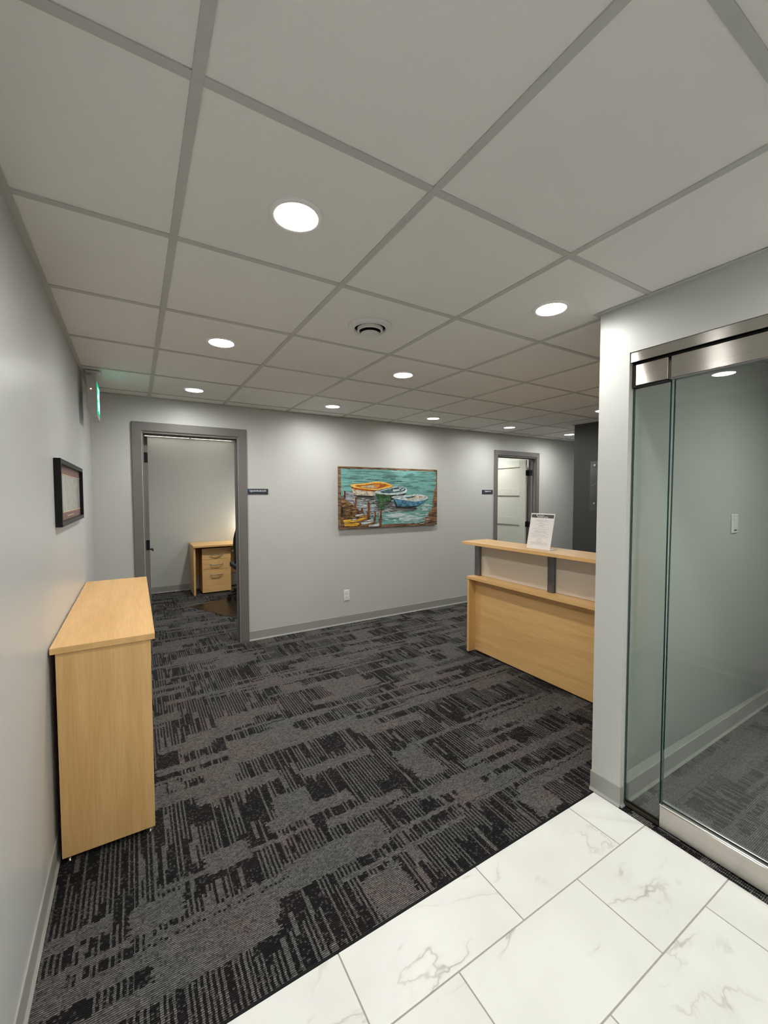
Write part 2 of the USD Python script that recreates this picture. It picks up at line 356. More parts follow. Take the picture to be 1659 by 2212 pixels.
# ---------------------------------------------------------------- ceiling
LX = lambda b: 0.6096 * b - 0.18
LY = lambda a: 0.6096 * a + 0.339
def make_ceiling(region, label):
    c = thing('ceiling', label, kind='structure')
    x0, y0, x1, y1 = region.bounds
    b0, b1 = math.floor((x0 + 0.18) / 0.6096), math.ceil((x1 + 0.18) / 0.6096)
    a0, a1 = math.floor((y0 - 0.339) / 0.6096), math.ceil((y1 - 0.339) / 0.6096)
    for b in range(b0, b1):
        for a in range(a0, a1):
            cell = sbox(LX(b), LY(a), LX(b + 1), LY(a + 1)).intersection(region)
            for g in getattr(cell, 'geoms', [cell]):
                if g.is_empty or g.area < 1e-4 or g.geom_type != 'Polygon':
                    continue
                cut = g.buffer(-0.002, join_style=2)
                for h in getattr(cut, 'geoms', [cut]):
                    if h.is_empty or h.area < 1e-4: continue
                    hole = [k for k in HOLES if h.contains(shapely.Point(k[0], k[1]))]
                    for k in hole:
                        h = h.difference(shapely.Point(k[0], k[1]).buffer(k[2], 24))
                    m = extrude(h, 0.014); m.apply_translation((0, 0, CH + 0.004))
                    part('ceiling_tile', m, 'tile_fibre', c)
    for b in range(b0, b1 + 1):
        line = sbox(LX(b) - 0.012, y0, LX(b) + 0.012, y1).intersection(region)
        for g in getattr(line, 'geoms', [line]):
            if g.geom_type == 'Polygon' and g.area > 1e-4:
                gx0, gy0, gx1, gy1 = g.bounds
                part('main_tee', [bx(gx0, gx1, gy0, gy1, CH, CH + 0.0035), bx((gx0 + gx1) / 2 - 0.001, (gx0 + gx1) / 2 + 0.001, gy0, gy1, CH + 0.0035, CH + 0.03)], 'tee_white', c)
    for a in range(a0, a1 + 1):
        for b in range(b0, b1):
            seg = sbox(LX(b) + 0.0122, LY(a) - 0.012, LX(b + 1) - 0.0122, LY(a) + 0.012).intersection(region)
            for g in getattr(seg, 'geoms', [seg]):
                if g.geom_type == 'Polygon' and g.area > 1e-4:
                    gx0, gy0, gx1, gy1 = g.bounds
                    part('cross_tee', bx(gx0, gx1, gy0, gy1, CH + 0.0004, CH + 0.0037), 'tee_white', c)
    ang = region.difference(region.buffer(-0.022, join_style=2))
    m = extrude(ang, 0.003); m.apply_translation((0, 0, CH - 0.0012))
    part('wall_angle', m, 'tee_white', c)
    return c
LIGHTS = [(0.742, 1.248)] + [(LX(b + 0.5), LY(a + 0.5)) for b, a in ((1, 3), (1, 5), (3, 1), (3, 3), (3, 5), (5, 5), (7, 5), (9, 5), (7, 3), (1, -1), (3, -1), (1, -3), (3, -3))]
ROOM2_LIGHTS = [(LX(8.5), LY(7.5)), (LX(8.5), LY(9.5))]
OFFICE_LIGHTS = [(LX(2.5), LY(8.5)), (LX(4.5), LY(8.5))]
GLASS_LIGHTS = [(LX(5.5), LY(-0.5))]
DIFF = (LX(2.5), LY(2.5))
HOLES = [(x, y, 0.070) for x, y in LIGHTS + ROOM2_LIGHTS + OFFICE_LIGHTS + GLASS_LIGHTS] + [(DIFF[0], DIFF[1], 0.085)]
lobby = shapely.union_all([sbox(0, -2.6, PX, FW), sbox(PX, PY1, DWX, FW), sbox(DWX, DWY, 9.0, FW)])
make_ceiling(lobby, 'white suspended tile ceiling of the lobby')
office_region = sbox(0, 4.30, 3.30, 6.95)
panel_region = sbox(0.4296, 6.435, 1.6488, 6.95)
make_ceiling(office_region.difference(panel_region.buffer(0.0)), 'white suspended tile ceiling of the small office')
make_ceiling(sbox(3.42, 4.30, 5.64, 6.95), 'white suspended tile ceiling of the room with the open panelled door')
make_ceiling(sbox(2.32, -2.6, 4.95, PY0), 'white suspended tile ceiling of the glass-fronted office')
single('ceiling', bx(-0.1, 9.1, -2.75, 7.1, CH + 0.2, CH + 0.3), 'slab', 'dark structural deck above the suspended ceiling', kind='structure')

# ---------------------------------------------------------------- walls
T = CH + 0.2
D1 = (0.369, 1.165); D2 = (4.70, 5.505); DH = 2.012       # door openings
single('wall_left', bx(-0.12, 0.0, -2.7, 7.07, -0.012, T), 'left_wall_paint', 'long light grey wall on the left', kind='structure')
single('wall_back', [bx(0, D1[0], FW, FW + 0.122, -0.012, T), bx(D1[0], D1[1], FW, FW + 0.122, DH, T), bx(D1[1], D2[0], FW, FW + 0.122, -0.012, T),
                     bx(D2[0], D2[1], FW, FW + 0.122, DH, T), bx(D2[1], 9.0, FW, FW + 0.122, -0.012, T)], 'wall_paint', 'light grey far wall with two doorways and the boat picture', kind='structure')
single('wall_dark', bx(DWX, DWX + 0.13, PY1, DWY, -0.012, T), 'dark_wall_paint', 'charcoal accent wall behind the reception desk', kind='structure')
single('wall_corridor', [bx(DWX + 0.13, 9.0, DWY - 0.12, DWY, -0.012, T), bx(9.0, 9.1, DWY - 0.12, FW + 0.122, -0.012, T)], 'wall_paint', 'light grey corridor walls beyond the charcoal wall', kind='structure')
single('wall_partition', [bx(PX, DWX + 0.13, PY0, PY1, -0.012, T)], 'wall_paint', 'light grey partition wall whose end stands beside the glass door', kind='structure')
single('wall_header', bx(PX, 2.32, -1.1, PY0, 2.093, T), 'wall_paint', 'light grey wall strip above the glass door', kind='structure')
single('wall_right', bx(PX, 2.32, -2.7, -1.1, -0.012, T), 'wall_paint', 'light grey wall right of the glass front', kind='structure')
single('wall_front', bx(0, 5.1, -2.72, -2.6, -0.012, T), 'wall_paint', 'light grey wall behind the viewpoint', kind='structure')
single('wall_glass_office', bx(4.95, 5.08, -2.6, PY0, -0.012, T), 'wall_paint', 'light grey end wall of the glass-fronted office', kind='structure')
single('wall_office', bx(0, 3.30, 6.95, 7.07, -0.012, T), 'wall_paint', 'grey rear wall of the small office behind the desk', kind='structure')
single('wall_between', bx(3.30, 3.42, FW + 0.122, 7.07, -0.012, T), 'wall_paint', 'grey wall between the two rear rooms', kind='structure')
single('wall_room', [bx(3.42, 5.76, 6.95, 7.07, -0.012, T), bx(5.64, 5.76, FW + 0.122, 6.95, -0.012, T)], 'white_paint', 'white walls of the room with the open panelled door', kind='structure')

BASE = [(0.0, 0.0), (0.013, 0.0), (0.013, 0.002), (0.0055, 0.0125), (0.0045, 0.018), (0.0045, 0.0915), (0.0035, 0.094), (0.0, 0.0945)]
def base_y(x, y0, y1, s):      # along y on a wall at x, facing s
    return prism_y([(x + s * a, b) for a, b in BASE][::s], y0, y1)
def base_x(y, x0, x1, s):
    return prism_x([(y + s * a, b) for a, b in BASE][::s], x0, x1)
def baseboard(name, meshes, label):
    single(name, meshes, 'rubber_grey', label, kind='structure')
baseboard('baseboard_left', [base_y(0, -2.6, FW - 0.0, 1)], 'grey cove base along the left wall')
baseboard('baseboard_back', [base_x(FW, 0.014, 0.288, -1), base_x(FW, 1.243, 4.626, -1), base_x(FW, 5.578, 9.0, -1)], 'grey cove base along the far wall')
baseboard('baseboard_partition', [base_y(PX, PY0 - 0.004, PY1 + 0.004, -1), base_x(PY1, PX, DWX, 1), base_x(PY0, PX - 0.004, 2.238, -1), base_x(PY0, 2.266, 4.95, -1)], 'grey cove base wrapping the partition end')
baseboard('baseboard_office', [base_x(6.95, 0.0, 0.995, -1)], 'grey cove base along the rear wall of the small office')

# ---------------------------------------------------------------- doors in the far wall
def door_frame(n, x0, x1, cw, left):
    """Casing and jamb round the opening x0..x1; left: hinges on the left jamb."""
    d = thing(f'door_{n}', ('wide grey-cased doorway on the left, its door folded back into the small office' if n == 1 else 'narrower-looking grey-cased doorway behind the reception desk with an open pale panelled door'), kind='structure')
    for a, b in ((x0 - cw, x0 - 0.006), (x1 + 0.006, x1 + cw)):
        part('casing', bx(a, b, FW - 0.016, FW, 0.0, DH + cw, 0.004), 'casing_grey', d)
    part('casing', bx(x0 - cw + 0.0005, x1 + cw - 0.0005, FW - 0.0165, FW, DH + 0.006, DH + cw, 0.004), 'casing_grey', d)
    for a, b in ((x0 - 0.0005, x0 + 0.006), (x1 - 0.006, x1 + 0.0005)):
        part('jamb', bx(a, b, FW - 0.004, FW + 0.126, 0.0, DH, 0.002), 'casing_grey', d)
    part('jamb', bx(x0, x1, FW - 0.004, FW + 0.126, DH - 0.012, DH + 0.0005, 0.002), 'casing_grey', d)
    for a, b in ((x0 + 0.006, x0 + 0.0085), (x1 - 0.0145, x1 - 0.006)):
        part('door_stop', bx(a, b, FW + 0.04, FW + 0.076, 0.0, DH - 0.018, 0.002), 'casing_grey', d)
    part('door_stop', bx(x0 + 0.0085, x1 - 0.0145, FW + 0.04, FW + 0.076, DH - 0.022, DH - 0.012, 0.002), 'casing_grey', d)
    return d
def leaf(d, x, y0, width, t, s, material):
    """Five-panel leaf standing open at right angles: lies along y from y0; x..x+t thick; handle near its far end."""
    lf = part('door_leaf', bx(x + 0.0125, x + t - 0.0125, y0 + 0.01, y0 + width - 0.01, 0.012, 1.988), material, d)
    rails = [(1.885, 1.990), (1.44, 1.555), (0.98, 1.10), (0.525, 0.64), (0.012, 0.19)]
    for za, zb in rails:
        part('rail', bx(x, x + t, y0 + 0.1105, y0 + width - 0.1105, za, zb, 0.0015), material, lf)
    for ya in (y0, y0 + width - 0.11):
        part('stile', bx(x, x + t, ya, ya + 0.11, 0.010, 1.990, 0.0015), material, lf)
    hx = x + t if s > 0 else x
    for sgn, xx in ((1, x + t), (-1, x)):
        hy = y0 + width - 0.065
        part('door_handle', [cyl((xx, hy, 0.885), (xx + sgn * 0.008, hy, 0.885), 0.026), cyl((xx + sgn * 0.008, hy, 0.885), (xx + sgn * 0.04, hy, 0.885), 0.009),
                             bx(min(xx + sgn * 0.032, xx + sgn * 0.046), max(xx + sgn * 0.032, xx + sgn * 0.046), hy - 0.11, hy + 0.012, 0.877, 0.895, 0.003)], 'black' if d.GetName() == 'door_1' else 'nickel', lf, label='black lever handle' if d.GetName() == 'door_1' else 'metal lever handle')
    return lf
d1 = door_frame(1, *D1, 0.083, True)
leaf(d1, 0.3755, 4.3185, 0.76, 0.035, 1, 'casing_grey')
for z in (1.80, 1.005, 0.22):
    part('hinge', [bx(0.377, 0.4085, 4.3145, 4.3184, z - 0.045, z + 0.045), cyl((0.372, 4.313, z - 0.045), (0.372, 4.313, z + 0.045), 0.0045, 10)], 'black', d1, label='black butt hinge')
d2 = door_frame(2, *D2, 0.073, False)
leaf(d2, 5.452, 4.3185, 0.76, 0.035, -1, 'door_grey')
for z in (1.79, 1.00, 0.22):
    part('hinge', [bx(5.455, 5.4845, 4.3145, 4.3184, z - 0.042, z + 0.042), bx(5.484, 5.4868, 4.225, 4.3055, z - 0.042, z + 0.042), cyl((5.4925, 4.311, z - 0.045), (5.4925, 4.311, z + 0.045), 0.006, 10)], 'black', d2, label='black butt hinge')

# ---------------------------------------------------------------- glass front
SX0, SX1 = 2.243, 2.255                   # panes
hd = thing('window_1', 'fixed frameless glass sidelight between the partition end and the glass door, under a long steel header', kind='structure')
part('header_bar', bx(2.2155, 2.300, -1.1, 1.0335, 2.048, 2.0925, 0.0015), 'brushed_steel', hd)
part('header_gap', bx(2.236, 2.290, -1.1, 1.033, 2.0375, 2.0482), 'black', hd)
part('sidelight_rail', bx(2.229, 2.270, 0.886, 1.016, 1.946, 2.0372, 0.0015), 'brushed_steel', hd)
part('sidelight_rail', bx(2.229, 2.270, -1.1, -0.062, 1.946, 2.0372, 0.0015), 'brushed_steel', hd)
part('edge_channel', bx(2.232, 2.268, 1.0165, 1.0335, 1.938, 2.0372), 'bronze', hd)
part('rail_seal', bx(2.234, 2.266, 0.886, 1.030, 1.938, 1.9462), 'black', hd)
part('floor_channel', [bx(2.236, 2.240, 0.879, 1.033, 0.0, 0.020), bx(2.258, 2.262, 0.879, 1.033, 0.0, 0.020), bx(2.236, 2.262, 0.879, 1.033, 0.0, 0.004)], 'bronze', hd)
part('floor_channel', bx(2.236, 2.262, -1.1, -0.062, 0.0, 0.018), 'bronze', hd)
def pane(parent, y0, y1, z0, z1, lean=0.0):
    def set_(m):
        return turn(m, trimesh.transformations.rotation_matrix(math.radians(lean), (0, 1, 0), (SX0, 0, z0)))
    part('pane', set_(bx(SX0, SX1, y0 + 0.0012, y1 - 0.0012, z0, z1)), 'pane_glass', parent)
    for a in (y0, y1 - 0.0011):
        part('pane_edge', set_(bx(SX0, SX1, a, a + 0.0011, z0, z1)), 'glass_edge', parent, label='green polished glass edge')
pane(hd, 0.8795, 1.0295, 0.004, 1.944)
pane(hd, -1.098, -0.064, 0.018, 1.946)
gd = thing('door_3', 'frameless glass entrance door with brushed steel top and bottom rails', kind='structure')
part('top_rail', bx(2.228, 2.270, -0.056, 0.874, 1.946, 2.0372, 0.0015), 'brushed_steel', gd)
part('top_rail_seal', bx(2.231, 2.267, -0.056, 0.874, 1.942, 1.9462), 'post_grey', gd)
part('bottom_rail', bx(2.228, 2.270, -0.056, 0.874, 0.008, 0.106, 0.003), 'brushed_steel', gd)
part('bottom_rail_cap', [bx(2.229, 2.2425, -0.056, 0.874, 0.1055, 0.112, 0.001), bx(2.2555, 2.2695, -0.056, 0.874, 0.1055, 0.112, 0.001)], 'chrome', gd)
pane(gd, -0.056, 0.8725, 0.106, 1.946, 0.45)
part('drop_seal', bx(2.222, 2.229, 0.79, 0.874, 0.0, 0.006), 'post_grey', gd)

# ---------------------------------------------------------------- ceiling lamps
def downlight(x, y, label, glow='lamp_glow', group=None):
    t = thing('recessed_downlight', label, 'ceiling light', (x, y, CH), group=group)
    part('trim_ring', lathe([(0.0635, 0.003), (0.0650, -0.0030), (0.069, -0.0048), (0.0765, -0.0036), (0.0800, 0.0015), (0.0800, 0.0038), (0.0635, 0.0038)], (0, 0, 0), 48), 'trim_white', t, smooth=40, local=True)
    part('lens', lathe([(0.0, -0.0050), (0.03, -0.0046), (0.052, -0.0030), (0.0640, 0.0), (0.0640, 0.002), (0.0, 0.002)], (0, 0, 0), 48), glow, t, smooth=40, local=True, label='glowing white lens')
names = ['large round ceiling downlight nearest the viewpoint, left of the air diffuser', 'round ceiling downlight in the left row, second from the viewpoint, beyond the biggest one',
         'round ceiling downlight above the left doorway', 'round ceiling downlight closest to the partition wall and glass door',
         'round ceiling downlight just beyond the air diffuser', 'round ceiling downlight above and left of the boat picture',
         'round ceiling downlight above the right edge of the boat picture', 'round ceiling downlight above the doorway behind the reception desk',
         'round ceiling downlight at the far right beside the top of the charcoal wall', 'round ceiling downlight half hidden by the partition, above the reception area',
         'round ceiling downlight directly above the viewpoint, by the left wall', 'round ceiling downlight directly above the viewpoint, by the glass front',
         'round ceiling downlight well behind the viewpoint, by the left wall', 'round ceiling downlight well behind the viewpoint, by the right wall']
for (x, y), n in zip(LIGHTS, names):
    downlight(x, y, n, 'lamp_glow_dim' if 'partition wall and glass' in n else 'lamp_glow', group='round downlights in the lobby ceiling')
for (x, y), n in zip(ROOM2_LIGHTS, ('round ceiling downlight inside the room behind the panelled door, near the door', 'round ceiling downlight inside the room behind the panelled door, far from the door')):
    downlight(x, y, n, 'room_glow', group='round downlights in the rear room ceiling')
for k, (xa, xb) in enumerate(((0.4296, 1.0392), (1.0392, 1.6488))):
    t = thing('ceiling_panel_light', ('square glowing ceiling panel at the left above the office desk' if k == 0 else 'square glowing ceiling panel at the right above the office desk'), 'ceiling light', ((xa + xb) / 2, 6.69, CH), group='light panels in the office ceiling')
    part('diffuser', bx(xa + 0.013, xb - 0.013, 6.449, 6.925, CH + 0.004, CH + 0.010), 'panel_glow', t)
    part('frame', [bx(xa, xa + 0.012, 6.437, 6.949, CH - 0.001, CH + 0.012), bx(xb - 0.012, xb, 6.437, 6.949, CH - 0.001, CH + 0.012),
                   bx(xa + 0.012, xb - 0.012, 6.437, 6.449, CH - 0.001, CH + 0.012), bx(xa + 0.012, xb - 0.012, 6.926, 6.949, CH - 0.001, CH + 0.012)], 'tee_white', t)
downlight(*OFFICE_LIGHTS[0], 'round ceiling downlight inside the small office, between its doorway and its desk', 'office_glow', group='round downlights in the small office')
downlight(*OFFICE_LIGHTS[1], 'round ceiling downlight inside the small office, hidden right of its doorway', 'office_glow', group='round downlights in the small office')
downlight(*GLASS_LIGHTS[0], 'round ceiling downlight inside the glass-fronted office', 'office_glow')

# air diffuser
t = thing('air_diffuser', 'round white ceiling air diffuser with stacked rings and a central disc', 'air vent', (DIFF[0], DIFF[1], CH))
part('outer_ring', lathe([(0.080, 0.004), (0.078, -0.006), (0.082, -0.012), (0.094, -0.012), (0.108, -0.006), (0.112, 0.0), (0.112, 0.0035), (0.08, 0.0035)], (0, 0, 0), 56), 'diffuser_white', t, smooth=35, local=True)
part('throat', lathe([(0.084, 0.0035), (0.084, 0.08), (0.0, 0.08), (0.0, 0.078), (0.082, 0.078), (0.082, 0.0035)], (0, 0, 0), 40), 'dark_slot', t, local=True)
part('inner_ring', lathe([(0.060, -0.004), (0.054, -0.019), (0.058, -0.022), (0.064, -0.020), (0.066, -0.006)], (0, 0, 0), 48), 'diffuser_white', t, smooth=35, local=True)
part('centre_disc', lathe([(0.0, -0.040), (0.040, -0.039), (0.047, -0.036), (0.048, -0.031), (0.044, -0.028), (0.0, -0.027)], (0, 0, 0), 48), 'diffuser_white', t, smooth=35, local=True)
part('stem', cyl((0, 0, -0.02), (0, 0, 0.079), 0.008), 'dark_slot', t, local=True)

# ---------------------------------------------------------------- credenza against the left wall
c = thing('storage_cabinet', 'long maple storage cabinet standing against the left wall', 'cabinet', (0.185, 2.72, 0))
Y0, Y1, ZT = 1.996, 3.42, 0.873
part('end_panel', bx(0.022, 0.344, Y0 + 0.004, Y0 + 0.029, 0.024, ZT - 0.026, 0.0008), 'maple_z', c)
part('end_panel', bx(0.022, 0.344, Y1 - 0.029, Y1 - 0.004, 0.024, ZT - 0.026, 0.0008), 'maple_z', c)
part('top', bx(0.006, 0.360, Y0 - 0.004, Y1, ZT - 0.0255, ZT, 0.0012), 'maple_y', c)
part('back_panel', bx(0.030, 0.040, Y0 + 0.030, Y1 - 0.030, 0.03, ZT - 0.027), 'maple_z', c)
part('bottom_panel', bx(0.041, 0.322, Y0 + 0.030, Y1 - 0.030, 0.045, 0.065), 'maple_y', c)
part('plinth', bx(0.295, 0.310, Y0 + 0.030, Y1 - 0.030, 0.002, 0.0445), 'black', c)
for ya, yb in ((Y0 + 0.031, 2.7105), (2.7145, Y1 - 0.031)):
    dr = part('door', bx(0.3225, 0.340, ya, yb, 0.048, ZT - 0.029, 0.001), 'maple_z', c)
for yy in (Y0 + 0.0165, Y1 - 0.0165):
    for xx in (0.045, 0.325):
        part('levelling_foot', [cyl((xx, yy, 0.0), (xx, yy, 0.008), 0.013), cyl((xx, yy, 0.008), (xx, yy, 0.025), 0.005)], 'chrome', c)

# ---------------------------------------------------------------- reception desk
t = thing('reception_desk', 'maple reception desk with a raised transaction shelf on grey posts', 'reception desk', (3.2, 2.0, 0))
DY0, DY1 = 1.20, 2.835
part('end_panel', bx(2.907, 3.62, DY1 - 0.027, DY1 - 0.002, 0.014, 0.6865, 0.0008), 'maple_z', t)
part('end_panel', bx(2.907, 3.62, DY0 + 0.002, DY0 + 0.027, 0.014, 0.6865, 0.0008), 'maple_z', t)
part('front_panel', bx(2.985, 3.003, DY0 + 0.0275, DY1 - 0.0275, 0.018, 0.6865), 'maple_y', t)
part('work_surface', bx(2.902, 3.63, DY0, DY1, 0.687, 0.712, 0.001), 'maple_y', t)
part('transaction_shelf', bx(2.830, 3.14, DY0 - 0.006, 2.826, 1.015, 1.040, 0.001), 'maple_y', t)
for ya, yb in ((2.772, 2.828), (1.988, 2.038), (1.210, 1.262)):
    part('post', [bx(2.990, 3.050, ya, yb, 0.712, 1.015, 0.003)], 'post_grey', t)
for ya, yb in ((2.041, 2.769), (1.265, 1.985)):
    part('screen_panel', bx(3.022, 3.034, ya, yb, 0.716, 1.0145), 'beige_panel', t)
    for k in (ya - 0.0005, yb - 0.0065):
        part('screen_clip', bx(3.014, 3.0215, k, k + 0.007, 0.714, 1.014), 'chrome', t)
for yy in (DY0 + 0.015, DY1 - 0.0145):
    for xx in (2.93, 3.58):
        part('levelling_foot', cyl((xx, yy, 0.0), (xx, yy, 0.0145), 0.012), 'black', t)

# leaflet holder on the shelf
t = thing('sign_holder', 'slanted clear sign holder with a printed white notice on the reception shelf', 'notice', (2.965, 2.092, 1.04))
a = math.atan2(0.058, 0.272)
def tilted(mesh):      # local frame: u along -y (reading direction), v up, w out of the face towards -x
    Tm = np.eye(4)
    u, v = np.array((0, -1.0, 0)), np.array((math.sin(a), 0, math.cos(a)))
    w = np.cross(u, v)
    Tm[:3, 0], Tm[:3, 1], Tm[:3, 2] = u, v, w
    Tm[:3, 3] = (2.943, 2.2, 1.0415)
    return turn(mesh, Tm)
part('paper', tilted(bx(0.001, 0.215, 0.002, 0.277, -0.0012, -0.0004)), 'paper', t)
part('holder_back', tilted(bx(0, 0.216, 0, 0.2785, -0.0042, -0.0014)), 'white_plastic', t)
part('holder_base', bx(2.9445, 3.02, 1.984, 2.200, 1.0402, 1.0430), 'white_plastic', t)
part('printed_header', tilted(bx(0.008, 0.208, 0.243, 0.269, -0.0004, 0.0)), 'print_dark', t)
def text(s, h, u, v, dep=0.0004, bold=False, w=None):
    m = meshkit.text_mesh(s, h, dep, bold)
    m.apply_translation((-m.bounds[0][0], 0, 0))
    if w: m.apply_scale((w / m.bounds[1][0], 1, 1))
    m.apply_translation((u, v, 0)); return m
part('header_lettering', [tilted(text('BUSINESS CENTRE', 0.0075, 0.066, 0.2465, bold=True, w=0.092)), tilted(text('Brockville', 0.008, 0.072, 0.2575, w=0.05)),
     tilted(extrude(Polygon([(0.052, 0.266), (0.060, 0.2675), (0.066, 0.2665), (0.0585, 0.262), (0.066, 0.246), (0.055, 0.257)]), 0.0004))], 'print_white', t)
lines = [(0.222, 0.105, 1), (0.2135, 0.128, 0), (0.2005, 0.042, 1), (0.1915, 0.122, 0), (0.1815, 0.044, 0), (0.1765, 0.044, 0), (0.167, 0.085, 0), (0.1545, 0.158, 0), (0.1485, 0.084, 0),
         (0.139, 0.11, 0), (0.1335, 0.13, 0), (0.128, 0.11, 0), (0.119, 0.16, 0), (0.1095, 0.16, 0), (0.104, 0.11, 0), (0.097, 0.16, 0), (0.090, 0.145, 0), (0.078, 0.03, 1), (0.0695, 0.056, 0),
         (0.056, 0.055, 1), (0.0485, 0.16, 0), (0.0435, 0.16, 0), (0.0385, 0.13, 0), (0.0315, 0.15, 0)]
bars = []
rr = random.Random(3)
for v, wd, b in lines:
    u = 0.108 - wd / 2
    end = u + wd
    while u < end - 0.004:
        l = min(rr.uniform(0.006, 0.018), end - u)
        bars.append(tilted(bx(u, u + l, v, v + (0.0032 if b else 0.0020), -0.0004, -0.0001)))
        u += l + 0.0025
part('printed_lines', bars, 'print_grey', t, label='rows of small grey print', kind='stuff')

# ---------------------------------------------------------------- boat picture (flat print on a wooden panel, built in layers)
src = np.array([(170, 165), (1452, 205), (1440, 900), (187, 965)], float)
W_, H_ = 1.368, 0.695
dst = np.array([(0, H_), (W_, H_), (W_, 0), (0, 0)], float)
A_ = []
for (x, y), (u, v) in zip(src, dst):
    A_ += [[x, y, 1, 0, 0, 0, -u * x, -u * y, -u], [0, 0, 0, x, y, 1, -v * x, -v * y, -v]]
Hm = np.linalg.svd(np.array(A_))[2][-1].reshape(3, 3)
def uv(pts):
    q = np.c_[np.array(pts, float), np.ones(len(pts))] @ Hm.T
    return q[:, :2] / q[:, 2:]
PX0, PZ0, PYF = 2.226, 1.079, 4.146
t = thing('boat_picture', 'wide wooden wall picture of three moored rowing boats beside a dock', 'picture', (2.91, FW, 1.425))
layer = [0]
def onto(poly, lift, th=0.0006):
    m = extrude(poly, th)
    Tm = np.eye(4); Tm[:3, 0], Tm[:3, 1], Tm[:3, 2] = (1, 0, 0), (0, 0, 1), (0, -1, 0)
    Tm[:3, 3] = (PX0, PYF - lift, PZ0)
    return turn(m, Tm)
frame = sbox(0.018, 0.018, W_ - 0.018, H_ - 0.02).buffer(0.012)
def blob(cx, cy, rx, ry, n=26, j=0.25, seed=0):
    r = random.Random(seed)
    return [(cx + rx * math.cos(2 * math.pi * i / n) * (1 + j * (r.random() - .5)), cy + ry * math.sin(2 * math.pi * i / n) * (1 + j * (r.random() - .5))) for i in range(n)]
def soften(p):
    if len(p) < 6 or len(p) > 60:
        return p
    p = np.array(p, float)
    for _ in range(2):
        q = np.roll(p, -1, 0)
        p = np.stack([0.8 * p + 0.2 * q, 0.2 * p + 0.8 * q], 1).reshape(-1, 2)
    return p
def strokes(x0, y0, x1, y1, n, seed, L=(20, 70), h=(3, 8)):
    r = random.Random(seed)
    out = []
    for _ in range(n):
        cx, cy = r.uniform(x0, x1), r.uniform(y0, y1)
        e = math.hypot((cx - (x0 + x1) / 2) / (x1 - x0), (cy - (y0 + y1) / 2) / (y1 - y0)) * 2
        k = max(0.25, 1.25 - e)
        out.append(blob(cx, cy, r.uniform(*L) * k, r.uniform(*h) * k, 12, 0.3, r.random()))
    return out
def shape(name, polys, m, lift, px=True, parent=None, label=None, kind=None):
    out = []
    for q in [shapely.union_all([Polygon(uv(soften(p)) if px else p).buffer(0) for p in polys]).intersection(frame)]:
        for g in getattr(q, 'geoms', [q]):
            if g.geom_type == 'Polygon' and not g.is_empty:
                out.append(onto(g, lift))
    return part(name, out, m, parent or t, label=label, kind=kind)
part('panel', [bx(PX0, PX0 + W_, PYF, FW - 0.001, PZ0, PZ0 + H_, 0.002)], 'art_brown_wood', t, label='wooden panel with a worn brown edge')
wob = random.Random(5)
edge = []
for k in range(60):
    s = k / 60
    q = (0.026 + 0.006 * wob.random())
    edge.append(s)
ring = []
def ragged(x0, y0, x1, y1, n, amp):
    return [(x0 + (x1 - x0) * i / n + amp * (wob.random() - .5), y0 + (y1 - y0) * i / n + amp * (wob.random() - .5)) for i in range(n)]
water = ragged(0.026, 0.03, 0.024, H_ - 0.026, 14, 0.006) + ragged(0.024, H_ - 0.024, W_ - 0.03, H_ - 0.026, 40, 0.008) + ragged(W_ - 0.024, H_ - 0.03, W_ - 0.03, 0.45, 12, 0.02) + \
        ragged(W_ - 0.045, 0.45, W_ - 0.085, 0.20, 24, 0.018) + ragged(W_ - 0.09, 0.20, W_ - 0.24, 0.035, 24, 0.022) + ragged(W_ - 0.27, 0.03, 0.026, 0.03, 40, 0.006)
shape('painted_water', [water], 'art_water', 0.0006, px=False)
shape('painted_shallows', [blob(370, 600, 175, 120, seed=1), blob(560, 690, 170, 110, seed=2), blob(880, 690, 250, 60, seed=3)], 'art_grey_water', 0.0012, label='grey choppy water between dock and boats')
shape('painted_reflection', [blob(520, 575, 150, 34, j=0.4, seed=7), blob(760, 640, 130, 56, j=0.5, seed=8), blob(1020, 700, 190, 34, j=0.5, seed=9)] + strokes(380, 560, 1200, 740, 60, 21, (20, 80), (3, 7)), 'art_shadow_water', 0.0018, label='dark reflections under the boats')
shape('painted_reflection', [[(690, 640), (770, 640), (760, 720), (720, 730)]] + strokes(680, 640, 790, 740, 10, 22, (20, 40), (4, 8)), 'art_green', 0.0024, label='green reflection')
shape('painted_ripple', strokes(250, 500, 720, 800, 75, 23, (16, 55), (2.5, 6)), 'art_pale', 0.0021, label='pale ripple strokes', kind='stuff')
shape('painted_foam', strokes(730, 740, 1330, 890, 120, 24, (30, 110), (5, 13)) + strokes(1180, 640, 1420, 740, 30, 25, (25, 70), (4, 10)), 'art_white_water', 0.0021, label='pale foam strokes in the foreground', kind='stuff')
shape('painted_streak', strokes(210, 190, 1420, 520, 90, 26, (30, 120), (2, 5)), 'art_teal_dark', 0.0012, label='dark streaks in the teal water', kind='stuff')
b = shape('painted_boat', [[(322, 408), (340, 455), (352, 490), (370, 538), (480, 548), (630, 545), (660, 520), (690, 465), (640, 470), (380, 440)]], 'art_cream', 0.0024, label='orange boat with a cream lower hull')
shape('hull_shadow', [[(362, 534), (630, 545), (600, 565), (420, 556)]], 'art_black', 0.0030, parent=b)
shape('upper_hull', [[(322, 404), (340, 455), (480, 478), (640, 492), (690, 468), (640, 470), (380, 440)]], 'art_rust', 0.0030, parent=b)
shape('gunwale', [[(318, 404), (350, 393), (520, 384), (600, 366), (665, 357), (760, 368), (868, 405), (862, 430), (780, 448), (690, 466), (640, 471), (500, 456), (380, 442), (328, 424)]], 'art_yellow', 0.0036, parent=b)
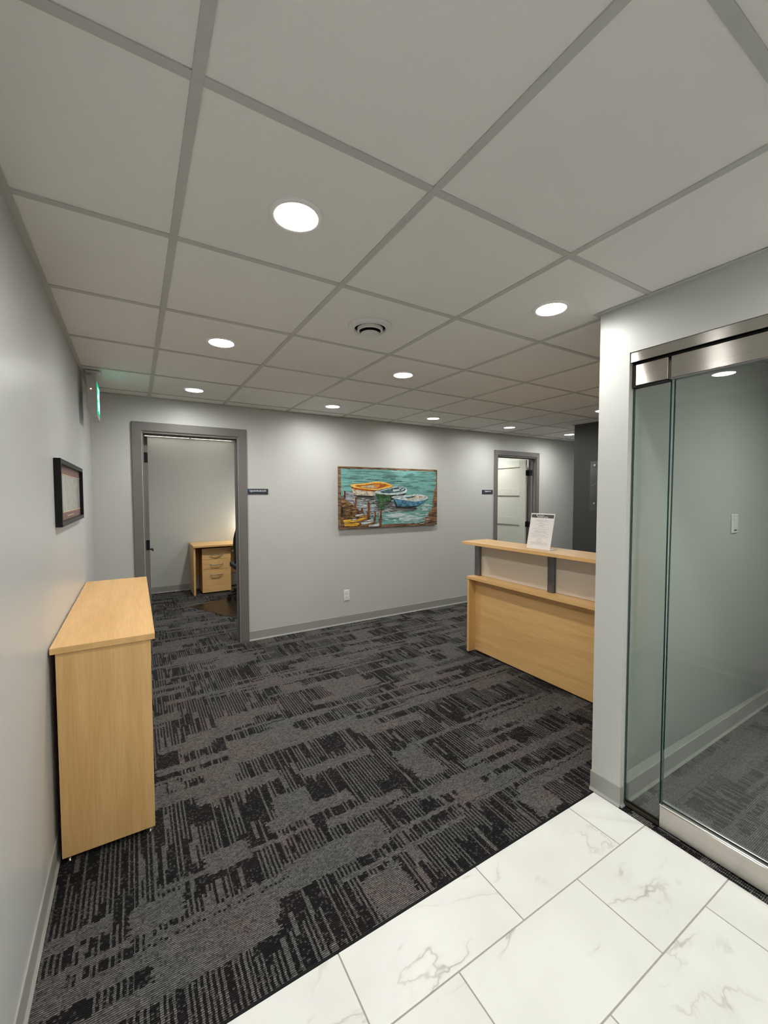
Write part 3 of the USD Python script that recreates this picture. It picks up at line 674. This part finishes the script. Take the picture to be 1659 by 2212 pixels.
shape('inner_hull', [[(372, 412), (520, 402), (665, 374), (760, 384), (835, 408), (800, 428), (680, 452), (640, 455), (430, 432)]], 'art_orange', 0.0042, parent=b)
shape('inner_shade', [[(372, 412), (520, 402), (620, 384), (600, 398), (460, 416), (400, 424)], [(700, 400), (780, 396), (760, 430), (690, 440)]], 'art_rust', 0.0048, parent=b)
shape('boat_floor', [[(448, 428), (610, 402), (632, 415), (662, 442), (560, 444)]], 'art_cream', 0.0054, parent=b)
b = shape('painted_boat', [[(640, 500), (655, 545), (690, 622), (720, 628), (780, 620), (850, 592), (1000, 545), (1040, 505), (820, 530)]], 'art_green', 0.0036, label='dark green boat with a pale rim')
shape('hull_shadow', [[(830, 545), (1045, 505), (1010, 540), (900, 568), (850, 590)]], 'art_black', 0.0042, parent=b)
shape('gunwale', [[(628, 500), (650, 480), (700, 476), (850, 440), (900, 425), (960, 415), (1030, 434), (1062, 472), (1032, 508), (940, 530), (800, 528), (690, 518), (640, 514)]], 'art_pale', 0.0048, parent=b)
shape('inner_hull', [[(700, 486), (870, 442), (960, 424), (1020, 438), (1044, 462), (980, 494), (850, 508), (720, 506)]], 'art_teal_dark', 0.0054, parent=b)
shape('bench', [[(865, 462), (950, 456), (960, 474), (880, 488)], [(950, 432), (985, 430), (980, 452), (950, 456)], [(1000, 445), (1030, 450), (990, 474), (975, 468)]], 'art_pale', 0.0060, parent=b)
b = shape('painted_boat', [[(868, 562), (885, 590), (912, 680), (1040, 686), (1180, 672), (1262, 630), (1338, 562), (1170, 610), (1000, 590)]], 'art_blue', 0.0054, label='blue boat with a white rim')
shape('hull_shadow', [[(905, 668), (925, 692), (1100, 690), (1225, 658), (1190, 664), (1040, 680)], [(885, 586), (895, 590), (925, 672), (908, 674)]], 'art_black', 0.0060, parent=b)
shape('gunwale', [[(840, 560), (890, 540), (1000, 536), (1200, 514), (1270, 530), (1338, 560), (1292, 592), (1170, 616), (1050, 602), (920, 582), (880, 574)]], 'art_pale', 0.0066, parent=b)
shape('inner_hull', [[(1020, 560), (1170, 536), (1290, 552), (1190, 576), (1080, 582)]], 'art_cream', 0.0072, parent=b)
shape('inner_shade', [[(1020, 560), (1160, 539), (1140, 560), (1060, 575)]], 'art_teal_dark', 0.0078, parent=b)
d_ = shape('painted_dock', [[(202, 570), (240, 580), (330, 640), (440, 730), (590, 830), (700, 905), (690, 925), (380, 930), (238, 934), (204, 900)]], 'art_dock', 0.0024, label='brown plank dock in the lower left')
shape('plank', [[(236, 850), (360, 832), (350, 850), (240, 876)], [(240, 880), (400, 846), (520, 800), (560, 812), (460, 852), (250, 905)], [(250, 908), (400, 880), (450, 886), (420, 920), (255, 928)]], 'art_dock_yellow', 0.0030, parent=d_)
shape('plank', [[(340, 840), (420, 822), (400, 846), (350, 860)], [(460, 880), (600, 832), (640, 860), (520, 905), (470, 900)], [(385, 790), (480, 765), (500, 780), (400, 806)], [(560, 915), (690, 890), (700, 905), (690, 925), (560, 930)]], 'art_dock_grey', 0.0030, parent=d_)
gaps = [[(212, 668 + 44 * k), (285 + 70 * k, 612 + 49 * k), (287 + 70 * k, 617 + 49 * k), (212, 674 + 44 * k)] for k in range(6)]
shape('plank_gap', gaps + [[(204, 660), (228, 690), (236, 760), (206, 800)]], 'art_black', 0.0036, parent=d_, kind='stuff')
for x0, y0, x1, y1 in ((230, 478, 262, 582), (372, 560, 404, 702), (450, 695, 485, 755), (535, 622, 578, 832), (622, 738, 654, 866), (693, 716, 730, 918)):
    p_ = shape('painted_post', [[(x0, y0 + 6), ((x0 + x1) / 2, y0), (x1, y0 + 6), (x1 - 3, y1 - 4), ((x0 + x1) / 2, y1), (x0 + 3, y1 - 6)]], 'art_post', 0.0048)
    shape('post_edge', [[(x0, y0 + 10), (x0 + 8, y0 + 6), (x0 + 9, y0 + (y1 - y0) * 0.6), (x0 + 2, y0 + (y1 - y0) * 0.5)]], 'art_cream', 0.0054, parent=p_)
def rope(pts, w=3):
    pts = np.array(pts, float)
    return [tuple(p + (0, -w / 2)) for p in pts] + [tuple(p + (0, w / 2)) for p in pts[::-1]]
for r_, w_ in (([(262, 545), (300, 520), (345, 480)], 3), ([(404, 655), (470, 660), (530, 625)], 3), ([(578, 780), (610, 760), (640, 745)], 3), ([(610, 580), (640, 545), (660, 525)], 5), ([(785, 665), (830, 615), (885, 565)], 5)):
    shape('painted_rope', [rope(r_, w_)], 'art_black', 0.0072)

# ---------------------------------------------------------------- framed map on the left wall
t = thing('framed_map', 'black-framed panoramic map with maroon bands on the left wall', 'picture', (0.0, 2.735, 1.472))
ya, yb, za, zb = 2.285, 3.185, 1.319, 1.624
part('frame', [bx(0.001, 0.026, ya, ya + 0.022, za, zb, 0.001), bx(0.001, 0.026, yb - 0.022, yb, za, zb, 0.001), bx(0.001, 0.026, ya + 0.022, yb - 0.022, za, za + 0.022, 0.001), bx(0.001, 0.026, ya + 0.022, yb - 0.022, zb - 0.022, zb, 0.001)], 'frame_black', t)
part('map_sheet', bx(0.002, 0.009, ya + 0.021, yb - 0.021, za + 0.021, zb - 0.021), 'map_print', t, label='pale green and lilac printed map')
for z0, z1 in ((za + 0.021, za + 0.058), (zb - 0.062, zb - 0.021)):
    part('map_band', bx(0.009, 0.0098, ya + 0.021, yb - 0.021, z0, z1), 'map_maroon', t, label='maroon band')
for z0, z1 in ((za + 0.058, za + 0.0625), (zb - 0.0665, zb - 0.062)):
    part('map_line', bx(0.009, 0.0100, ya + 0.021, yb - 0.021, z0, z1), 'map_gold', t, label='gold line')
part('map_caption', [bx(0.0098, 0.0102, y, y + 0.02, za + 0.036, za + 0.043) for y in np.arange(2.60, 2.82, 0.027)], 'map_gold', t)

# ---------------------------------------------------------------- exit sign
t = thing('exit_sign', 'white exit sign with a glowing green face high at the end of the left wall', 'sign', (0.07, 3.535, CH))
prof = [(0.043, 2.040), (0.064, 1.992), (0.097, 1.990), (0.097, 2.25), (0.088, 2.262), (0.043, 2.262)]
part('housing', prism_y(prof, 3.405, 3.665), 'sign_grey', t)
part('canopy', [bx(0.035, 0.115, 3.46, 3.61, CH - 0.012, CH - 0.0012, 0.003), bx(0.055, 0.085, 3.50, 3.57, 2.262, CH - 0.012)], 'white_plastic', t)
fc = part('lit_face', bx(0.097, 0.0985, 3.425, 3.655, 2.020, 2.228), 'exit_green', t, label='glowing green face')
def face(poly):       # u along +y, v up
    m = extrude(poly, 0.0008)
    Tm = np.eye(4); Tm[:3, 0], Tm[:3, 1], Tm[:3, 2] = (0, 1, 0), (0, 0, 1), (1, 0, 0)
    Tm[:3, 3] = (0.0985, 3.425, 2.020)
    return turn(m, Tm)
def limb(pts, r): return shapely.LineString(pts).buffer(r, 6)
fig = shapely.union_all([shapely.Point(0.079, 0.170).buffer(0.017), limb([(0.082, 0.142), (0.092, 0.095)], 0.017), limb([(0.092, 0.09), (0.066, 0.066), (0.070, 0.030)], 0.010), limb([(0.094, 0.09), (0.112, 0.058), (0.138, 0.044)], 0.010),
                         limb([(0.080, 0.146), (0.054, 0.130), (0.046, 0.104)], 0.008), limb([(0.084, 0.146), (0.110, 0.124), (0.128, 0.134)], 0.008)])
part('running_figure', [face(g) for g in getattr(fig, 'geoms', [fig])], 'exit_white', fc, label='white running figure')
door_ = sbox(0.150, 0.022, 0.214, 0.192).difference(sbox(0.162, 0.022, 0.204, 0.180))
part('doorway_symbol', face(door_), 'exit_white', fc)
part('status_light', trimesh.creation.icosphere(2, 0.0042).apply_translation((0.066, 3.404, 2.172)), 'led_red', t, label='small red status light')

# ---------------------------------------------------------------- name plates
def plate(x0, x1, z0, z1, label, draw):
    t = thing('name_plate', label, 'sign', ((x0 + x1) / 2, FW, (z0 + z1) / 2))
    part('plate', bx(x0, x1, FW - 0.0065, FW - 0.0004, z0, z1, 0.001), 'sign_navy', t)
    def put(m):
        Tm = np.eye(4); Tm[:3, 0], Tm[:3, 1], Tm[:3, 2] = (1, 0, 0), (0, 0, 1), (0, -1, 0)
        Tm[:3, 3] = (x0, FW - 0.0064, z0)
        return turn(m, Tm)
    draw(t, put)
def sail(u, v, s): return Polygon([(u, v + 0.9 * s), (u + 0.35 * s, v + s), (u + 0.62 * s, v + 0.62 * s), (u + 0.8 * s, v), (u + 0.45 * s, v + 0.42 * s), (u + 0.12 * s, v + 0.5 * s)])
def draw1(t, put):
    part('lettering', put(text('BLOCKHOUSE SUITE', 0.0150, 0.033, 0.0265, 0.0006, True, 0.145)), 'print_white', t, label='BLOCKHOUSE SUITE in white capitals')
    part('emblem', put(extrude(sail(0.009, 0.010, 0.037).difference(shapely.Point(0.0165, 0.036).buffer(0.0045)), 0.0006)), 'print_blue', t, label='pale blue bird-like emblem')
def draw2(t, put):
    part('lettering', [put(text('SUITE', 0.0140, 0.122, 0.0275, 0.0006, True, 0.046))] + [put(extrude(sbox(0.068 + 0.0096 * k, 0.0275, 0.0755 + 0.0096 * k, 0.0415), 0.0006)) for k in range(5)], 'print_white', t)
    part('emblem', put(extrude(sail(0.042, 0.012, 0.036), 0.0006)), 'print_blue', t, label='pale blue bird-like emblem')
plate(1.256, 1.455, 1.466, 1.520, 'dark name plate reading BLOCKHOUSE SUITE beside the left doorway', draw1)
plate(4.402, 4.605, 1.468, 1.524, 'small dark name plate left of the doorway behind the reception desk', draw2)

# ---------------------------------------------------------------- outlet and dimmer
t = thing('wall_outlet', 'white duplex outlet low on the far wall below the boat picture', 'outlet', (2.326, FW, 0.325))
part('cover_plate', bx(2.290, 2.363, FW - 0.006, FW - 0.0004, 0.266, 0.386, 0.002), 'white_plastic', t)
for z in (0.345, 0.305):
    s_ = part('socket', bx(2.309, 2.344, FW - 0.0075, FW - 0.0055, z - 0.014, z + 0.014, 0.0015), 'white_plastic', t)
    part('slot', [bx(2.319, 2.3215, FW - 0.0078, FW - 0.0074, z - 0.002, z + 0.008), bx(2.331, 2.3335, FW - 0.0078, FW - 0.0074, z - 0.002, z + 0.007), bx(2.3245, 2.3285, FW - 0.0078, FW - 0.0074, z - 0.0105, z - 0.006)], 'print_dark', s_)
part('screw', cyl((2.3265, FW - 0.0068, 0.325), (2.3265, FW - 0.0055, 0.325), 0.003, 10), 'chrome', t)
t = thing('wall_dimmer', 'white dimmer switch on the wall seen through the glass door', 'light switch', (3.387, PY0, 1.284))
part('cover_plate', bx(3.345, 3.430, PY0 - 0.008, PY0 - 0.0004, 1.226, 1.341, 0.003), 'white_plastic', t)
part('rocker', bx(3.370, 3.405, PY0 - 0.0105, PY0 - 0.0078, 1.258, 1.322, 0.001), 'white_plastic', t)
part('slider', bx(3.374, 3.401, PY0 - 0.0125, PY0 - 0.0078, 1.243, 1.2485), 'print_dark', t, label='dark slider')

# ---------------------------------------------------------------- acrylic plaque on the dark wall
t = thing('acrylic_plaque', 'clear acrylic plaque on steel standoffs on the charcoal wall', 'plaque', (DWX, 2.43, 1.555))
part('sheet', bx(4.921, 4.927, 1.93, 2.930, 1.266, 1.848), 'acrylic', t)
for y in (2.872, 1.988):
    for z in (1.801, 1.356):
        part('standoff', [cyl((4.914, y, z), (4.9208, y, z), 0.013), cyl((4.9272, y, z), (DWX - 0.0002, y, z), 0.009)], 'chrome', t)
etch = []
rr = random.Random(11)
for k in range(9):
    y = 2.91 - 0.028 * k
    z = 1.565 + 0.016 * math.sin(k * 1.1)
    etch.append(bx(4.9198, 4.9208, y - 0.024, y, z, z + 0.004))
part('etched_line', etch, 'etched', t)

# ---------------------------------------------------------------- small office: desk, pedestal, chair, mat, lamp, screen
t = thing('office_desk', 'maple desk against the rear wall of the small office', 'desk', (1.75, 6.68, 0))
part('desk_top', bx(1.000, 2.55, 6.430, 6.944, 0.700, 0.727, 0.001), 'maple_x', t)
part('end_panel', bx(1.002, 1.030, 6.450, 6.942, 0.006, 0.6995, 0.001), 'maple_z', t)
part('end_panel', bx(2.520, 2.548, 6.450, 6.942, 0.006, 0.6995, 0.001), 'maple_z', t)
part('modesty_panel', bx(1.0305, 2.5195, 6.90, 6.918, 0.22, 0.6995), 'maple_x', t)
t = thing('file_pedestal', 'three-drawer maple pedestal under the office desk', 'drawer unit', (1.322, 6.70, 0))
part('body', bx(1.124, 1.520, 6.521, 6.885, 0.022, 0.656), 'maple_z', t)
part('top', bx(1.121, 1.523, 6.498, 6.888, 0.657, 0.673, 0.001), 'maple_x', t)
for za, zb in ((0.511, 0.6545), (0.363, 0.508), (0.022, 0.360)):
    dr = part('drawer_front', bx(1.122, 1.522, 6.500, 6.5205, za, zb, 0.001), 'maple_x', t)
    zc = zb - 0.075
    pts = [(1.322 + 0.086 * math.cos(q), 6.4965 - 0.026 * math.sin(q), zc - 0.004 * math.sin(q)) for q in np.linspace(math.pi, 0, 11)]
    part('handle', tube(pts, 0.0062), 'nickel', dr, smooth=40, label='curved metal handle')
part('lock', cyl((1.487, 6.494, 0.628), (1.487, 6.5005, 0.628), 0.010), 'post_grey', t)
for xx in (1.16, 1.485):
    for yy in (6.56, 6.85):
        part('caster', cyl((xx - 0.009, yy, 0.0112), (xx + 0.009, yy, 0.0112), 0.011, 14), 'black', t)
mt = shapely.affinity.rotate(sbox(0, -0.83, 1.20, 0).buffer(-0.05).buffer(0.05, 8), 19, origin=(0, 0))
mt = Polygon([(0.880, 5.880), (1.232, 5.150), (1.262, 5.125), (1.32, 5.118), (2.33, 5.52), (2.36, 5.56), (2.01, 6.32)])
m_ = extrude(mt, 0.003)
m_.apply_translation((0, 0, 0.0004))
single('chair_mat', m_, 'vinyl_mat', 'dark glossy vinyl mat under the office chair', 'floor mat')

CX, CY = 1.690, 6.02
t = thing('office_chair', 'black mesh-backed office chair partly hidden by the left doorway', 'office chair', (CX, CY, 0.0035))
for k in range(5):
    q = math.radians(194 + 72 * k)
    e = (0.31 * math.cos(q), 0.31 * math.sin(q))
    part('base_leg', trimesh.convex.convex_hull(np.vstack([trimesh.creation.icosphere(1, 0.030).apply_translation((0.03 * math.cos(q), 0.03 * math.sin(q), 0.10)).vertices, trimesh.creation.icosphere(1, 0.016).apply_translation((e[0], e[1], 0.078)).vertices])), 'black_satin', t, local=True, smooth=40)
    cs = []
    for s in (-1, 1):
        n_ = np.array((-math.sin(q), math.cos(q), 0))
        cs.append(cyl(np.array((e[0], e[1], 0.027)) + s * 0.007 * n_, np.array((e[0], e[1], 0.027)) + s * 0.024 * n_, 0.027, 18))
    cs.append(cyl((e[0], e[1], 0.03), (e[0], e[1], 0.08), 0.008, 10))
    part('caster', cs, 'black_satin', t, local=True)
part('gas_cylinder', [cyl((0, 0, 0.09), (0, 0, 0.26), 0.028), cyl((0, 0, 0.26), (0, 0, 0.40), 0.016)], 'black_satin', t, local=True, smooth=40)
part('mechanism', bx(-0.09, 0.09, -0.14, 0.12, 0.395, 0.435, 0.008), 'black_satin', t, local=True)
seat = sbox(-0.24, -0.23, 0.24, 0.25).buffer(-0.08).buffer(0.08, 8)
sm = extrude(seat, 0.055); sm.apply_translation((0, 0, 0.436))
part('seat', sm, 'mesh_black', t, local=True)
def back_xy(u, v):     # u across -1..1, v up 0..1 -> point on the curved back
    wd = 0.185 + 0.065 * math.sin(math.pi * min(1, v * 0.9 + 0.1)) 
    return (u * wd, -0.245 - 0.055 * v + 0.05 * u * u - 0.03 * math.sin(math.pi * v) * -1, 0.53 + 0.57 * v)
loop = [back_xy(-1, v) for v in np.linspace(0.04, 0.94, 12)] + [back_xy(u, 1.0) for u in np.linspace(-0.9, 0.9, 9)] + [back_xy(1, v) for v in np.linspace(0.94, 0.04, 12)] + [back_xy(u, 0.0) for u in np.linspace(0.9, -0.9, 9)]
br = part('backrest_frame', tube(loop + loop[:1], 0.013, 10), 'black_satin', t, local=True, smooth=40)
nu, nv = 9, 12
V = [np.array(back_xy(u, v)) for v in np.linspace(0, 1, nv) for u in np.linspace(-1, 1, nu)]
F = [(r * nu + q, r * nu + q + 1, (r + 1) * nu + q + 1, (r + 1) * nu + q) for r in range(nv - 1) for q in range(nu - 1)]
off = len(V)
V2 = V + [p + np.array((0, 0.006, 0)) for p in V]
F2 = F + [tuple(i + off for i in f[::-1]) for f in F]
part('backrest_mesh', trimesh.Trimesh(np.array(V2), np.array([g for f in F2 for g in ((f[0], f[1], f[2]), (f[0], f[2], f[3]))]), process=False), 'mesh_black', t, local=True)
part('back_support', tube([(0, -0.10, 0.42), (0, -0.25, 0.44), (0, -0.285, 0.53), (0, -0.275, 0.62)], 0.02, 10), 'black_satin', t, local=True, smooth=40)
for s in (-1, 1):
    part('armrest', [tube([(s * 0.10, 0.0, 0.425), (s * 0.195, 0.0, 0.44), (s * 0.20, 0.0, 0.64)], 0.014, 10), bx(s * 0.20 - 0.024, s * 0.20 + 0.024, -0.13, 0.12, 0.64, 0.668, 0.008)], 'black_satin', t, local=True)
t = thing('desk_lamp', 'small desk lamp at the right of the office desk, hidden by the doorway', 'lamp', (1.90, 6.85, 0.727))
part('base', lathe([(0, 0), (0.07, 0), (0.07, 0.012), (0.01, 0.02), (0, 0.02)], (0, 0, 0.0005), 28), 'black_satin', t, local=True, smooth=40)
part('pole', cyl((0, 0, 0.02), (0, 0, 0.24), 0.007), 'black_satin', t, local=True)
part('globe', trimesh.creation.icosphere(3, 0.05).apply_translation((0, 0, 0.285)), 'desk_lamp_glow', t, local=True, smooth=True)
t = thing('computer_screen', 'blue-glowing computer screen on the office desk, hidden by the doorway', 'monitor', (1.89, 6.60, 0.727))
part('foot', bx(-0.11, 0.11, -0.08, 0.08, 0.0005, 0.012, 0.003), 'black_satin', t, local=True)
part('neck', bx(-0.02, 0.02, 0.0, 0.02, 0.012, 0.16), 'black_satin', t, local=True)
part('housing', bx(-0.13, 0.27, -0.015, 0.0, 0.10, 0.36, 0.003), 'black_satin', t, local=True)
part('display', bx(-0.122, 0.262, -0.0165, -0.0152, 0.108, 0.352), 'screen_glow', t, local=True)
